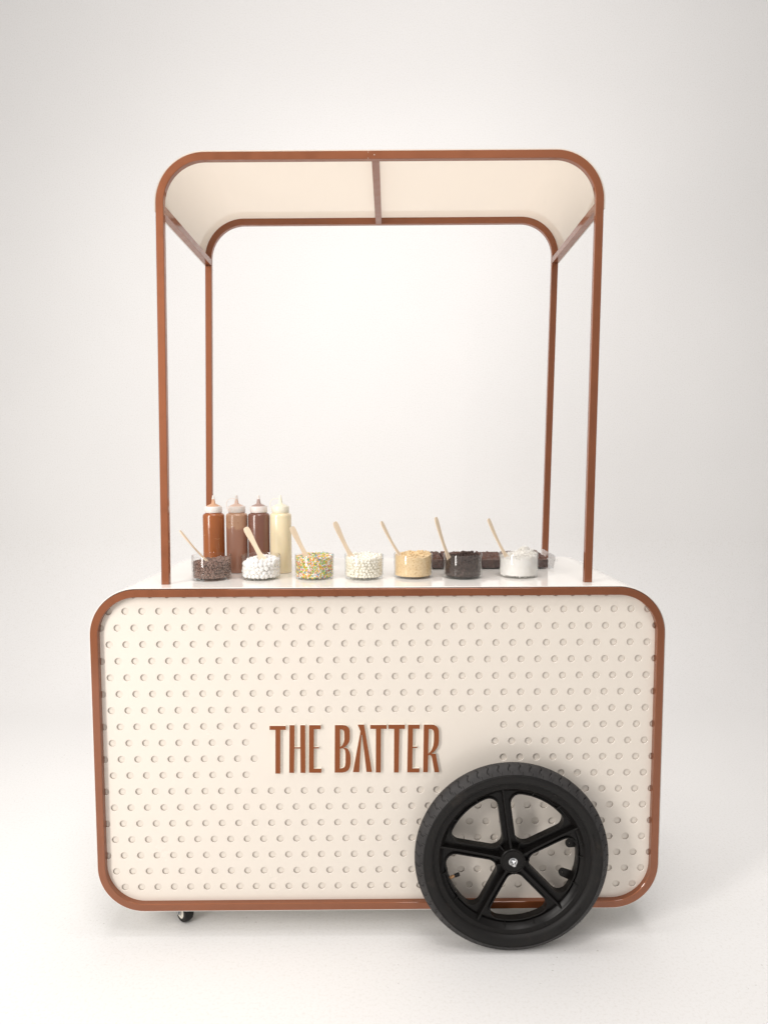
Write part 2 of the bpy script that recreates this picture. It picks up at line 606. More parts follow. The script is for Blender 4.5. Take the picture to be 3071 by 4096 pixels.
LETTERS = [
 [ [(-0.2873,0.5826),(-0.2440,0.5824),(-0.2441,0.5716),(-0.2588,0.5717),(-0.2603,0.4521),(-0.2734,0.4521),(-0.2718,0.5717),(-0.2875,0.5718)] ],
 [ [(-0.2344,0.5844),(-0.2210,0.5843),(-0.2220,0.5242),(-0.2066,0.5242),(-0.2060,0.5843),(-0.1929,0.5842),(-0.1936,0.4538),(-0.2067,0.4538),(-0.2064,0.5205),(-0.2220,0.5206),(-0.2237,0.4539),(-0.2366,0.4540)] ],
 [ [(-0.1827,0.5842),(-0.1518,0.5841),(-0.1519,0.5732),(-0.1697,0.5733),(-0.1702,0.5244),(-0.1574,0.5243),(-0.1574,0.5207),(-0.1705,0.5207),(-0.1710,0.4653),(-0.1509,0.4652),(-0.1513,0.4540),(-0.1843,0.4541)] ],
 [ [(-0.1145,0.5843),(-0.0937,0.5842),(-0.0864,0.5832),(-0.0807,0.5802),(-0.0765,0.5749),(-0.0750,0.5677),(-0.0751,0.5464),(-0.0770,0.5375),(-0.0816,0.5303),(-0.0877,0.5250),(-0.0931,0.5227),(-0.0877,0.5227),(-0.0829,0.5211),(-0.0791,0.5171),(-0.0759,0.5108),(-0.0740,0.5036),(-0.0731,0.4920),(-0.0735,0.4788),(-0.0755,0.4682),(-0.0797,0.4606),(-0.0865,0.4560),(-0.0961,0.4541),(-0.1160,0.4541)], [(-0.1008,0.5724),(-0.0960,0.5724),(-0.0925,0.5704),(-0.0903,0.5661),(-0.0897,0.5596),(-0.0898,0.5448),(-0.0914,0.5366),(-0.0950,0.5297),(-0.1008,0.5248)], [(-0.1011,0.5195),(-0.0941,0.5208),(-0.0903,0.5188),(-0.0877,0.5135),(-0.0868,0.5053),(-0.0870,0.4821),(-0.0880,0.4739),(-0.0906,0.4689),(-0.0951,0.4666),(-0.1018,0.4657)] ],
 [ [(-0.0545,0.5853),(-0.0372,0.5853),(-0.0165,0.4554),(-0.0313,0.4555),(-0.0424,0.5568),(-0.0444,0.5568),(-0.0505,0.4552),(-0.0675,0.4553),(-0.0469,0.5670)] ],
 [ [(-0.0209,0.5842),(0.0225,0.5841),(0.0225,0.5733),(0.0074,0.5733),(0.0066,0.4540),(-0.0066,0.4540),(-0.0060,0.5734),(-0.0210,0.5734)] ],
 [ [(0.0273,0.5847),(0.0710,0.5846),(0.0710,0.5731),(0.0563,0.5731),(0.0544,0.4538),(0.0416,0.4538),(0.0423,0.5732),(0.0272,0.5733)] ],
 [ [(0.0790,0.5845),(0.1100,0.5844),(0.1097,0.5733),(0.0921,0.5733),(0.0915,0.5247),(0.1037,0.5246),(0.1037,0.5210),(0.0912,0.5211),(0.0907,0.4652),(0.1096,0.4652),(0.1096,0.4539),(0.0769,0.4540)] ],
 [ [(0.1208,0.5847),(0.1410,0.5846),(0.1486,0.5836),(0.1547,0.5803),(0.1589,0.5747),(0.1609,0.5662),(0.1613,0.5406),(0.1597,0.5290),(0.1563,0.5202),(0.1508,0.5126),(0.1419,0.5057),(0.1528,0.5050),(0.1623,0.4540),(0.1495,0.4541),(0.1432,0.4912),(0.1416,0.4974),(0.1387,0.5011),(0.1355,0.5018),(0.1329,0.5001),(0.1321,0.4542),(0.1193,0.4542)], [(0.1340,0.5725),(0.1401,0.5725),(0.1442,0.5705),(0.1468,0.5663),(0.1478,0.5587),(0.1475,0.5390),(0.1460,0.5274),(0.1425,0.5176),(0.1377,0.5103),(0.1329,0.5061)] ],
]

# ------------------------------------------------------------------ the cart
CART = thing('dessert_cart', (0, 0.27, 0))
tag(CART, 'cream dessert cart with copper brown frame, arched canopy and perforated front', 'food cart')
XW, ZT, ZB, RB = 0.75, 0.9508, 0.0767, 0.122      # cabinet frame: half width, top, bottom, corner radius
TOP = 0.9548                                      # counter surface at x = 0
DEPTH = 0.54


def tilt(p):                                      # the cart stands a hair higher on its wheel side
    return Vector((p.x, p.y, p.z + 0.003 * p.x))


def counter_z(x):
    return TOP + 0.003 * x


def build_cabinet():
    ring = rrect(-XW, XW, ZB, ZT, RB)
    v, f = sweep(ring, chamfered(0, 0.020, 0, 0.020, 0.0011), True, tilt)
    add_obj('cabinet_frame', v, f, 'brown', CART, recalc=True)
    v, f = sweep(ring, chamfered(0, 0.020, DEPTH - 0.022, DEPTH - 0.002, 0.0011), True, tilt)
    add_obj('cabinet_frame', v, f, 'brown', CART, recalc=True)
    # one sheet wrapped round the frame; its top is the counter
    ring = rrect(-XW, XW, ZB, ZT, RB, 30)
    v, f = sweep(ring, chamfered(-0.0038, -0.0012, 0.0042, DEPTH, 0.0005), True, tilt)
    add_obj('counter_shell', v, f, 'shell', CART, recalc=True)
    # dark carcass behind the frame
    outer = [(x - 0.0015 * nx, z - 0.0015 * nz) for (x, z, nx, nz) in rrect(-XW, XW, ZB, ZT, RB)]
    g = Geo()
    plate(g, [outer], DEPTH - 0.03, DEPTH - 0.024)
    add_obj('back_panel', [tilt(Vector(p)) for p in g.v], g.f, 'panel', CART, recalc=True)
    # perforated front sheet
    r = 0.0100
    p = 0.04426
    holes = []
    inset = 0.003
    x0, x1, z0, z1, rr = -XW + inset, XW - inset, ZB + inset, ZT - inset, RB - inset

    def inside(x, z, mrg):
        dx = max(x0 + rr - x, x - (x1 - rr), 0)
        dz = max(z0 + rr - z, z - (z1 - rr), 0)
        if dx > 0 and dz > 0:
            return math.hypot(dx, dz) < rr - mrg
        return x0 + mrg < x < x1 - mrg and z0 + mrg < z < z1 - mrg

    for k in range(-1, 20):
        z = 0.891 - 0.04447 * k
        off = -0.6624 if k % 2 == 0 else -0.6843
        for n in range(-3, 34):
            x = off + p * n
            if not inside(x, z, r + 0.0015):
                continue
            lim = {7: 0.325, 9: 0.325, 8: 0.305, 10: 0.305}.get(k)
            if lim and -lim - 0.004 < x < lim:
                continue
            holes.append((x, z))
    seg = 28
    YF = 0.015
    outer = [(x - inset * nx, z - inset * nz) for (x, z, nx, nz) in rrect(-XW, XW, ZB, ZT, RB)]

    def circle(c, rad):
        return [(c[0] + rad * math.cos(2 * PI * i / seg), c[1] + rad * math.sin(2 * PI * i / seg)) for i in range(seg)]

    g = Geo()
    cells = {}
    for hx, hz in holes:
        for du in (-1, 0, 1):
            for dv in (-1, 0, 1):
                cells.setdefault((round(hx / 0.03) + du, round(hz / 0.03) + dv), []).append((hx, hz))

    def solid(x, z):
        return inside(x, z, 0) and not any(math.hypot(x - hx, z - hz) < r * 0.985 for hx, hz in cells.get((round(x / 0.03), round(z / 0.03)), ()))

    vo, fo = cdt([outer] + [circle(h, r) for h in holes], solid)
    g.add([(q.x, YF, q.y) for q in vo], fo)
    for h in holes:
        a, b, c = circle(h, r), circle(h, r - 0.0009), circle(h, r - 0.0009)
        n = seg
        g.add([(q[0], YF, q[1]) for q in a] + [(q[0], YF + 0.0009, q[1]) for q in b] + [(q[0], YF + 0.0044, q[1]) for q in c],
              [(i, n + i, n + (i + 1) % n, (i + 1) % n) for i in range(n)])
        g.add(g.v[-3 * n:], [(n + i, 2 * n + i, 2 * n + (i + 1) % n, n + (i + 1) % n) for i in range(n)], 1)
    panel = add_obj('front_panel', [tilt(Vector(q)) for q in g.v], g.f, None, CART, mats=['panel', 'hole_shade'], fmat=g.m, merge=True, recalc=True, flat=True)
    g = Geo()
    plate(g, [outer], YF + 0.0042, YF + 0.0075)
    add_obj('backing_sheet', [tilt(Vector(q)) for q in g.v], g.f, 'panel', panel, recalc=True)
    for loops in LETTERS:
        g = Geo()
        plate(g, loops, 0.0080, 0.0152, 0, 1, back=False)
        add_obj('letter', g.v, g.f, None, panel, mats=['letter_face', 'letter_side'], fmat=g.m, sharp=25)
    return panel


PANEL = build_cabinet()

# canopy
YF_C, YB_C, WC, ZC, RC = 0.0533, 0.5143, 0.5758, 2.0729, 0.126


def rack(p):                                      # the canopy leans a little to the right
    t = (p.y - YF_C) / (YB_C - YF_C)
    k = 0.010 + 0.007 * t
    h = p.z - TOP
    return Vector((p.x + 0.0032 + 0.0027 * t + k * (h - 0.55), p.y, p.z + 0.003 * p.x + 0.004 * p.x * h / 1.118))


def build_canopy():
    def hoop(y0, extra=0.0, zlow=TOP, n=18):
        w, zc, rr = WC + extra, ZC + extra, RC + extra
        return ([(w, zlow, 1, 0)] + arc(w - rr, zc - rr, rr, 0, 90, n) + arc(-w + rr, zc - rr, rr, 90, 180, n) + [(-w, zlow, -1, 0)])

    for y0 in (YF_C, YB_C):
        v, f = sweep(hoop(y0), chamfered(0, 0.0205, y0, y0 + 0.016, 0.001), False, rack)
        add_obj('canopy_frame', v, f, 'brown', CART, recalc=True)
    v, f = sweep(hoop(0, 0.0032, 1.926, 30), chamfered(0, 0.0030, YF_C + 0.0005, YB_C + 0.0155, 0.0005), False, rack)
    add_obj('canopy_roof', v, f, 'roof', CART, recalc=True)

    def bar(x0, x1, z0, z1):
        g = Geo()
        c = 0.001
        prof = chamfered(x0, x1, z0, z1, c)
        n = len(prof)
        ys = (YF_C + 0.016, YB_C)
        vv = [rack(Vector((a, y, b))) for y in ys for (a, b) in prof]
        ff = [(i, (i + 1) % n, n + (i + 1) % n, n + i) for i in range(n)] + [tuple(range(n)), tuple(range(2 * n - 1, n - 1, -1))]
        add_obj('crossbar', vv, ff, 'brown', CART, recalc=True)

    bar(-WC + 0.0004, -WC + 0.0201, 1.9245, 1.9445)
    bar(WC - 0.0201, WC - 0.0004, 1.9245, 1.9445)
    bar(-0.0225, -0.0025, ZC - 0.0202, ZC - 0.0005)
    # weld spots at the rear bar ends
    for s in (-1, 1):
        g = Geo()
        for i in range(4):
            x = s * (WC - 0.004 - 0.0045 * i)
            vv, ff = blob(0.0022, 0.4, 7 + i + s)
            c = rack(Vector((x, YB_C - 0.0005, 1.9225)))
            g.add([(c.x + a[0], c.y + a[1], c.z + a[2]) for a in vv], ff)
        add_obj('weld_bead', g.v, g.f, 'brown', CART)
    # butt joint left in the front rail, its paint cracked white
    g = Geo()
    for zz, hh in ((ZC - 0.0012, 0.0011), (ZC - 0.0045, 0.0007), (ZC - 0.0188, 0.0010)):
        a = rack(Vector((-0.031, YF_C, zz)))
        g.box(a.x - 0.0004, a.x + 0.0004, a.y - 0.0003, a.y + 0.002, a.z - hh, a.z + hh)
    a = rack(Vector((-0.0155, YF_C, ZC - 0.0105)))
    vv, ff = lathe([(0.0011, -0.0003), (0.0011, 0.002)], 10, a.x, a.z, a.y, 'Y')
    g.add(vv, ff)
    add_obj('paint_chips', g.v, g.f, 'letter_side', CART)


def blob(r, k, seed, sub=2, squash=1.0):
    """a lumpy little mass"""
    bm = bmesh.new()
    bmesh.ops.create_icosphere(bm, subdivisions=sub, radius=r)
    o = Vector((seed * 3.17, seed * 1.31, seed * 7.7))
    for v in bm.verts:
        d = v.co.normalized()
        v.co *= 1 + k * noise.noise(d * 1.6 + o)
        v.co.z *= squash
    vv = [tuple(v.co) for v in bm.verts]
    ff = [tuple(x.index for x in q.verts) for q in bm.faces]
    bm.free()
    return vv, ff


build_canopy()

# ------------------------------------------------------------------ the big wheel
WX, WY, WZ, WR = 0.347, -0.037, 0.2502, 0.2527
WYT = -0.042                                      # middle of the tyre


def build_wheel():
    prof = [(0.2060, -0.0195), (0.2065, 0.019), (0.190, 0.0205), (0.1785, 0.012), (0.1765, 0.0), (0.1790, -0.009),
            (0.1865, -0.0150), (0.1885, -0.0185), (0.1905, -0.0205), (0.2045, -0.0205)]
    v, f = lathe(prof, 160, WX, WZ, WY, 'Y', closed=True)
    g = Geo()
    g.add(v, f)
    # little stiffening ribs inside the rim
    for b in range(5):
        mid = 98 + 36 + 72 * b
        for d in (-13, 11):
            a = R(mid + d)
            ca, sa = math.cos(a), math.sin(a)
            w = 0.0012
            pts = []
            for (r_, y_) in ((0.1745, -0.011), (0.1745, 0.001), (0.1895, -0.0175), (0.1895, 0.001)):
                for s in (-w, w):
                    pts.append((WX + r_ * ca - s * sa, WY + y_, WZ + r_ * sa + s * ca))
            g.add(pts, [(0, 1, 3, 2), (4, 6, 7, 5), (0, 4, 5, 1), (0, 2, 6, 4), (1, 5, 7, 3), (2, 3, 7, 6)])
    wheel = add_obj('wheel', g.v, g.f, 'nylon', CART, origin=(WX, WY, WZ), sharp=28, recalc=True)
    wheel['label'] = 'black five-spoke wheel mounted at the right front of the cart'

    # tyre: sidewalls, shoulder and grooved crown
    half = [(-0.0155, 0.2035), (-0.0205, 0.2062), (-0.0242, 0.2120), (-0.0262, 0.2190), (-0.0266, 0.2262), (-0.0258, 0.2312)]
    crown = []
    nt_ = 22
    for i in range(nt_ + 1):
        s = -1 + 2 * i / nt_
        crown.append((0.0252 * math.copysign(abs(s) ** 0.96, s), WR - 0.0205 * abs(s) ** 2.1, s))
    prof = [(y, r, None) for y, r in half] + crown + [(-y, r, None) for y, r in reversed(half)]
    N = 2000
    v, f, fm, deep = [], [], [], []
    k = len(prof)
    pitch = 2 * PI / 56
    for i in range(N):
        a = 2 * PI * i / N
        for (y, r, s) in prof:
            d = 0.0
            if s is not None and abs(s) < 0.985:
                side = -1 if s < 0 else 1
                u = abs(s)
                # long S-shaped sipes from the crown to the shoulder
                sh = pitch * (1.15 * u + 0.34 * math.sin(2 * PI * u)) + (0.5 * pitch if side > 0 else 0)
                ph = ((a * 1.0 + sh) / pitch) % 1.0
                dist = min(ph, 1 - ph) * pitch * WR
                if u > 0.10:
                    d = max(d, 0.0028 * max(0, 1 - (dist / 0.0015) ** 2))
                # short cuts between them
                ph2 = ((a + sh + pitch * 0.5) / pitch) % 1.0
                dist2 = min(ph2, 1 - ph2) * pitch * WR
                if 0.72 < u < 0.84 or 0.30 < u < 0.36:
                    d = max(d, 0.0016 * max(0, 1 - (dist2 / 0.0010) ** 2))
            rr = r - d
            deep.append(d)
            v.append((WX + rr * math.cos(a), WYT + y, max(0.0004, WZ + rr * math.sin(a))))
    for i in range(N):
        a, b = i * k, ((i + 1) % N) * k
        for j in range(k - 1):
            f.append((a + j, b + j, b + j + 1, a + j + 1))
            q = (a + j, b + j, b + j + 1, a + j + 1)
            running_face = prof[j][2] is not None and prof[j + 1][2] is not None and sum(deep[x] for x in q) / 4 < 0.0009
            fm.append(1 if running_face else 0)          # grooves get the darker rubber as painted shade; running surface keeps dusty rubber
    add_obj('tyre', v, f, None, wheel, mats=['rubber', 'tread'], fmat=fm, sharp=50)
    # raised size marking band and moulding line on the sidewall
    g = Geo()
    vv, ff = lathe([(0.2292, -0.0270), (0.2300, -0.0276), (0.2308, -0.0268)], 180, WX, WZ, WYT, 'Y', cap=False)
    g.add(vv, ff)
    random.seed(4)
    for start, n in ((8, 12), (-42, 6), (-56, 5)):
        for i in range(n):
            a = R(start + 1.15 * i)
            for s in range(2):
                rr = 0.2155 + 0.004 * s
                tang = Vector((-math.sin(a), 0, math.cos(a)))
                rad = Vector((math.cos(a), 0, math.sin(a)))
                c = Vector((WX, WYT - 0.0255, WZ)) + rad * rr + tang * random.uniform(-0.0004, 0.0004)
                e1, e2 = (tang * 0.0015, rad * 0.0005) if (i + s) % 2 else (tang * 0.0005, rad * 0.0018)
                dn = Vector((0, -0.0010, 0))
                p = [c - e1 - e2, c + e1 - e2, c + e1 + e2, c - e1 + e2]
                g.add(p + [q + dn for q in p], [(4, 5, 6, 7), (0, 1, 5, 4), (1, 2, 6, 5), (2, 3, 7, 6), (3, 0, 4, 7)])
    add_obj('sidewall_moulding', g.v, g.f, 'rubber', wheel, sharp=30)

    # one spoke, then four rotated copies
    def half_window(hw, ri, ro, rho):
        s36, c36 = math.sin(R(36)), math.cos(R(36))
        c = (hw + ri) / s36
        pts = []
        for i in range(9):
            a = R(180 - 54 * i / 8)
            pts.append((c + ri * math.cos(a), ri * math.sin(a)))
        s = math.sqrt((ro - rho) ** 2 - (hw + rho) ** 2)
        C = (s * c36 + (hw + rho) * s36, s * s36 - (hw + rho) * c36)
        ph = math.degrees(math.atan2(C[1], C[0]))
        for i in range(9):
            a = R(126 + (ph - 126) * i / 8)
            pts.append((C[0] + rho * math.cos(a), C[1] + rho * math.sin(a)))
        for i in range(1, 7):
            a = R(ph * (1 - i / 6))
            pts.append((ro * math.cos(a), ro * math.sin(a)))
        return pts

    def turn(pts, deg, flip=False):
        a = R(deg)
        return [(x * math.cos(a) - (-y if flip else y) * math.sin(a), x * math.sin(a) + (-y if flip else y) * math.cos(a)) for x, y in pts]

    HW, RI, RO, RHO = 0.0165, 0.026, 0.171, 0.024
    w1 = half_window(HW, RI, RO, RHO)
    w0 = half_window(HW - 0.0032, RI + 0.0032, RO + 0.0032, RHO + 0.0032)
    A = 98
    right = turn(w1, A - 36)                       # edge towards the spoke from the window on its right
    left = turn(w1, A + 36, True)
    right0, left0 = turn(w0, A - 36), turn(w0, A + 36, True)

    def ring_arc(r_, a0, a1, n=14):
        return [(r_ * math.cos(R(a0 + (a1 - a0) * i / n)), r_ * math.sin(R(a0 + (a1 - a0) * i / n))) for i in range(n + 1)]

    outline = ring_arc(0.1785, A - 36, A + 36) + list(reversed(left)) + ring_arc(0.02, A + 36, A - 36, 6) + right

    def put(pts):
        return [(WX + x, WZ + y) for x, y in pts]

    g = Geo()
    plate(g, [put(outline)], WY - 0.0035, WY + 0.012)
    # raised lips along the window edges
    for e, e0 in ((right, right0), (left, left0)):
        plate(g, [put(e + list(reversed(e0)))], WY - 0.0085, WY - 0.003)
    # central rib, tallest at the hub
    d = Vector((math.cos(R(A)), 0, math.sin(R(A))))
    n = Vector((-math.sin(R(A)), 0, math.cos(R(A))))
    C0 = Vector((WX, WY, WZ))
    secs = [(0.026, 0.0030, -0.0240), (0.07, 0.0026, -0.0190), (0.13, 0.0024, -0.0165), (0.1885, 0.0024, -0.0172)]
    pts = []
    for (s, w, y) in secs:
        for (ww, yy) in ((-w - 0.0012, -0.003), (-w, y + 0.0006), (-w + 0.0006, y), (w - 0.0006, y), (w, y + 0.0006), (w + 0.0012, -0.003)):
            q = C0 + d * s + n * ww
            pts.append((q.x, WY + yy, q.z))
    ff = []
    for i in range(len(secs) - 1):
        for j in range(5):
            ff.append((i * 6 + j, i * 6 + j + 1, (i + 1) * 6 + j + 1, (i + 1) * 6 + j))
    ff += [tuple(range(6)), tuple(range(len(secs) * 6 - 1, len(secs) * 6 - 7, -1))]
    g.add(pts, ff)
    # small web from the hub to the window corner
    dd = Vector((math.cos(R(A - 36)), 0, math.sin(R(A - 36))))
    nn = Vector((-math.sin(R(A - 36)), 0, math.cos(R(A - 36))))
    pts = []
    for (s, y) in ((0.028, -0.021), (0.0475, -0.009)):
        for (ww, yy) in ((-0.001, -0.003), (-0.001, y), (0.001, y), (0.001, -0.003)):
            q = C0 + dd * s + nn * ww
            pts.append((q.x, WY + yy, q.z))
    g.add(pts, [(0, 1, 5, 4), (1, 2, 6, 5), (2, 3, 7, 6), (0, 3, 2, 1), (4, 5, 6, 7)])
    sp = add_obj('spoke', g.v, g.f, 'nylon', wheel, origin=(WX, WY, WZ), sharp=28, merge=True, recalc=True)
    for i in range(1, 5):
        c = sp.copy()
        COL.objects.link(c)
        c.parent = wheel
        c.rotation_euler = (0, R(72 * i), 0)

    v, f = lathe([(0.0, -0.0275), (0.0270, -0.0275), (0.0275, -0.0262), (0.0282, -0.0262), (0.0287, -0.0272), (0.0310, -0.0268),
                  (0.0322, -0.0255), (0.0335, 0.0), (0.0335, 0.014), (0.0, 0.014)], 64, WX, WZ, WY, 'Y', cap=False)
    hub = add_obj('hub', v, f, 'nylon', wheel, origin=(WX, WY, WZ), sharp=28)
    g = Geo()
    vv, ff = lathe([(0.0, -0.0278), (0.0100, -0.0278), (0.0112, -0.0286), (0.0112, -0.0294), (0.0100, -0.0302), (0.0, -0.0302)], 36, WX, WZ, WY, 'Y', cap=False)
    g.add(vv, ff)
    vv, ff = lathe([(0.0, -0.0300), (0.0088, -0.0300), (0.0088, -0.0362), (0.0076, -0.0374), (0.0, -0.0374)], 6, WX, WZ, WY, 'Y', cap=False)
    g.add(vv, ff)
    thr = [(0.0, -0.037)]
    for i in range(4):
        thr += [(0.0043, -0.037 - 0.0016 * i), (0.0048, -0.0378 - 0.0016 * i)]
    thr += [(0.0040, -0.0445), (0.0, -0.0445)]
    vv, ff = lathe(thr, 24, WX, WZ, WY, 'Y', cap=False)
    g.add(vv, ff)
    add_obj('axle_nut', g.v, g.f, 'zinc', wheel, origin=(WX, WY, WZ), sharp=25)
    # valve: brass stem with a black cap, pointing in from the rim
    a = R(201.5)
    rad = Vector((math.cos(a), 0, math.sin(a)))
    g = Geo()
    rot = rad.to_track_quat('Z', 'Y')

    def stem(prof, mi):
        vv, ff = lathe(prof, 16, 0, 0, 0)
        g.add([C0 + Vector((0, 0.004, 0)) + rot @ Vector(q) for q in vv], ff, mi)

    stem([(0.0042, 0.160), (0.0042, 0.178)], 1)
    stem([(0.0028, 0.157), (0.0032, 0.168)], 1)
    stem([(0.0040, 0.144), (0.0050, 0.1455), (0.0050, 0.157), (0.0042, 0.158)], 0)
    add_obj('valve_stem', g.v, g.f, None, wheel, mats=['nylon', 'brass'], fmat=g.m, recalc=True)
    # two drilled lugs on the back edge of the rim
    for deg, r_ in ((9.0, 0.158), (-21.5, 0.150)):
        a = R(deg)
        rad = (math.cos(a), math.sin(a))
        tg = (-math.sin(a), math.cos(a))
        c = (WX + rad[0] * r_, WZ + rad[1] * r_)
        loop = []
        for i in range(13):
            t = R(90 + 180 * i / 12)
            loop.append((c[0] + 0.0105 * (rad[0] * math.cos(t) + tg[0] * math.sin(t)), c[1] + 0.0105 * (rad[1] * math.cos(t) + tg[1] * math.sin(t))))
        L_ = 0.182 - r_
        loop += [(c[0] + rad[0] * L_ - tg[0] * 0.0125, c[1] + rad[1] * L_ - tg[1] * 0.0125), (c[0] + rad[0] * L_ + tg[0] * 0.0125, c[1] + rad[1] * L_ + tg[1] * 0.0125)]
        hole = [(c[0] + 0.0024 * math.cos(t * PI / 6), c[1] + 0.0024 * math.sin(t * PI / 6)) for t in range(12)]
        g = Geo()
        plate(g, [loop, hole], WY + 0.011, WY + 0.0165)
        add_obj('mounting_lug', g.v, g.f, 'nylon', wheel, merge=True, recalc=True)


build_wheel()


def build_caster():
    c = Vector((-0.543, 0.072, 0.031))
    ax = Vector((-0.72, -0.69, 0)).normalized()
    q = ax.to_track_quat('Y', 'Z')

    def turned(prof, n=40):
        vv, ff = lathe(prof, n, 0, 0, 0, 'Y', cap=False)
        return [c + q @ Vector(p) for p in vv], ff

    v, f = turned([(0.0195, -0.0135), (0.0275, -0.0135), (0.0306, -0.0105), (0.0310, 0.0), (0.0306, 0.0105), (0.0275, 0.0135), (0.0195, 0.0135)])
    cw = add_obj('caster', v, f, 'rubber', CART)
    cw['label'] = 'small swivel caster under the left end of the cart'
    g = Geo()
    vv, ff = turned([(0.0, -0.0140), (0.010, -0.0140), (0.0160, -0.0115), (0.0195, -0.0138), (0.0195, 0.0138), (0.0160, 0.0115), (0.010, 0.0140), (0.0, 0.0140)])
    g.add(vv, ff)
    add_obj('hub', g.v, g.f, 'letter_side', cw)
    g = Geo()
    for s in (-1, 1):                              # fork cheeks
        pts = []
        for yy in (0.0165 * s, 0.0185 * s):
            for (x, z) in ((-0.009, -0.006), (0.009, -0.006), (0.014, 0.0335), (-0.014, 0.0335)):
                pts.append(c + q @ Vector((x, yy, 0)) + Vector((0, 0, z)))
        g.add(pts, [(0, 1, 2, 3), (4, 7, 6, 5), (0, 4, 5, 1), (1, 5, 6, 2), (2, 6, 7, 3), (3, 7, 4, 0)])
    vv, ff = turned([(0.0, -0.0225), (0.0065, -0.0225), (0.0065, 0.0225), (0.0, 0.0225)], 6)
    g.add(vv, ff)
    pts = []
    for z in (0.032, 0.0365):
        for (x, y) in ((-0.02, -0.018), (0.02, -0.018), (0.02, 0.018), (-0.02, 0.018)):
            pts.append(c + q @ Vector((x, y, 0)) + Vector((0, 0, z)))
    g.add(pts, [(0, 3, 2, 1), (4, 5, 6, 7), (0, 1, 5, 4), (1, 2, 6, 5), (2, 3, 7, 6), (3, 0, 4, 7)])
    vv, ff = lathe([(0.020, 0.0635), (0.020, 0.068), (0.030, 0.069), (0.030, 0.0725)], 24, c.x, c.y, 0)
    g.add(vv, ff)
    add_obj('fork', g.v, g.f, 'zinc', cw, recalc=True)


build_caster()

# ------------------------------------------------------------------ things on the counter
JR, JH = 0.0545, 0.067
JIN = 0.0522
JARS = [(-0.4657, 0.143), (-0.3284, 0.145), (-0.1785, 0.151), (-0.0392, 0.143), (0.0994, 0.159), (0.2388, 0.149), (0.3981, 0.161)]
JLABEL = ['round clear glass jar of chocolate chips, leftmost in the row',
          'round clear glass jar of white mini marshmallows in front of the sauce bottles',
          'round clear glass jar of rainbow sprinkles',
          'round clear glass jar of white crisp balls',
          'round clear glass jar of tan biscuit crumbs in the middle of the row',
          'round clear glass jar of dark cookie crumbs in front of the brownies',
          'round clear glass jar of white coconut, rightmost in the row']


def build_jars():
    prof = [(0.0, 0.0022), (0.040, 0.0015), (0.0485, 0.0), (0.0520, 0.0012), (0.0530, 0.0048), (0.0538, 0.0062), (0.0545, 0.0085),
            (0.0545, JH - 0.0012), (0.0539, JH), (0.0530, JH - 0.0004), (0.0526, JH - 0.002), (0.0526, 0.010), (0.0510, 0.0072), (0.046, 0.0066), (0.0, 0.0066)]
    for (x, y), lab in zip(JARS, JLABEL):
        v, f = lathe(prof, 72, x, y, counter_z(x) + 0.0003, cap=False)
        tag(add_obj('glass_jar', v, f, 'glass', sharp=70), lab, 'jar', 'glass topping jars along the counter')


build_jars()


def rand_rot(rng):
    return Matrix.Rotation(rng.uniform(0, 2 * PI), 3, 'Z') @ Matrix.Rotation(math.acos(rng.uniform(-1, 1)), 3, 'X') @ Matrix.Rotation(rng.uniform(0, 2 * PI), 3, 'Z')


def scatter(rng, jx, jy, d, heap, layers=2, top_layers=2, jit=0.28, rot='any'):
    """positions packed against the glass and over the heaped top of a jar"""
    z0 = counter_z(jx) + 0.0070
    out = []
    for L in range(layers):
        rr = JIN - d * (0.52 + 0.8 * L)
        nrow = 0
        z = d * 0.35
        while True:
            n = max(3, int(2 * PI * rr / (d * 0.97)))
            any_ = False
            for i in range(n):
                a = 2 * PI * (i + 0.5 * (nrow % 2) + rng.uniform(-jit, jit)) / n
                r2 = rr - rng.uniform(0, 0.18) * d
                px, py = r2 * math.cos(a), r2 * math.sin(a)
                zz = z + rng.uniform(-jit, jit) * d * 0.7
                if zz < heap(px, py) - d * 0.35:
                    out.append((jx + px, jy + py, z0 + max(zz, d * 0.4)))
                    any_ = True
            if not any_:
                break
            z += d * 0.84
            nrow += 1
    for L in range(top_layers):
        k = 0
        rr = d * 0.3
        while rr < JIN - d * 0.55:
            n = max(4, int(2 * PI * rr / (d * 0.98)))
            for i in range(n):
                a = 2 * PI * (i + rng.uniform(-jit, jit)) / n + k
                r2 = rr + rng.uniform(-jit, jit) * d * 0.6
                px, py = r2 * math.cos(a), r2 * math.sin(a)
                out.append((jx + px, jy + py, z0 + heap(px, py) - d * (0.35 + 0.75 * L) + rng.uniform(-0.25, 0.25) * d))
            rr += d * 0.9
            k += 1.3
    return out


def core(g, jx, jy, heap, drop, shrink, mi=0, col=None, n=40):
    z0 = counter_z(jx) + 0.0072
    v, f = [], []
    rings = 8
    rmax = JIN - shrink
    for j in range(rings + 1):
        r = rmax * j / rings
        for i in range(n):
            a = 2 * PI * i / n
            v.append((jx + r * math.cos(a), jy + r * math.sin(a), z0 + heap(r * math.cos(a), r * math.sin(a)) - drop))
    for i in range(n):
        a = 2 * PI * i / n
        v.append((jx + rmax * math.cos(a), jy + rmax * math.sin(a), z0))
    for j in range(rings + 1):
        for i in range(n):
            f.append((j * n + i, j * n + (i + 1) % n, (j + 1) * n + (i + 1) % n, (j + 1) * n + i))
    f.append(tuple((rings + 1) * n + i for i in reversed(range(n))))
    g.add(v, f, mi, col)


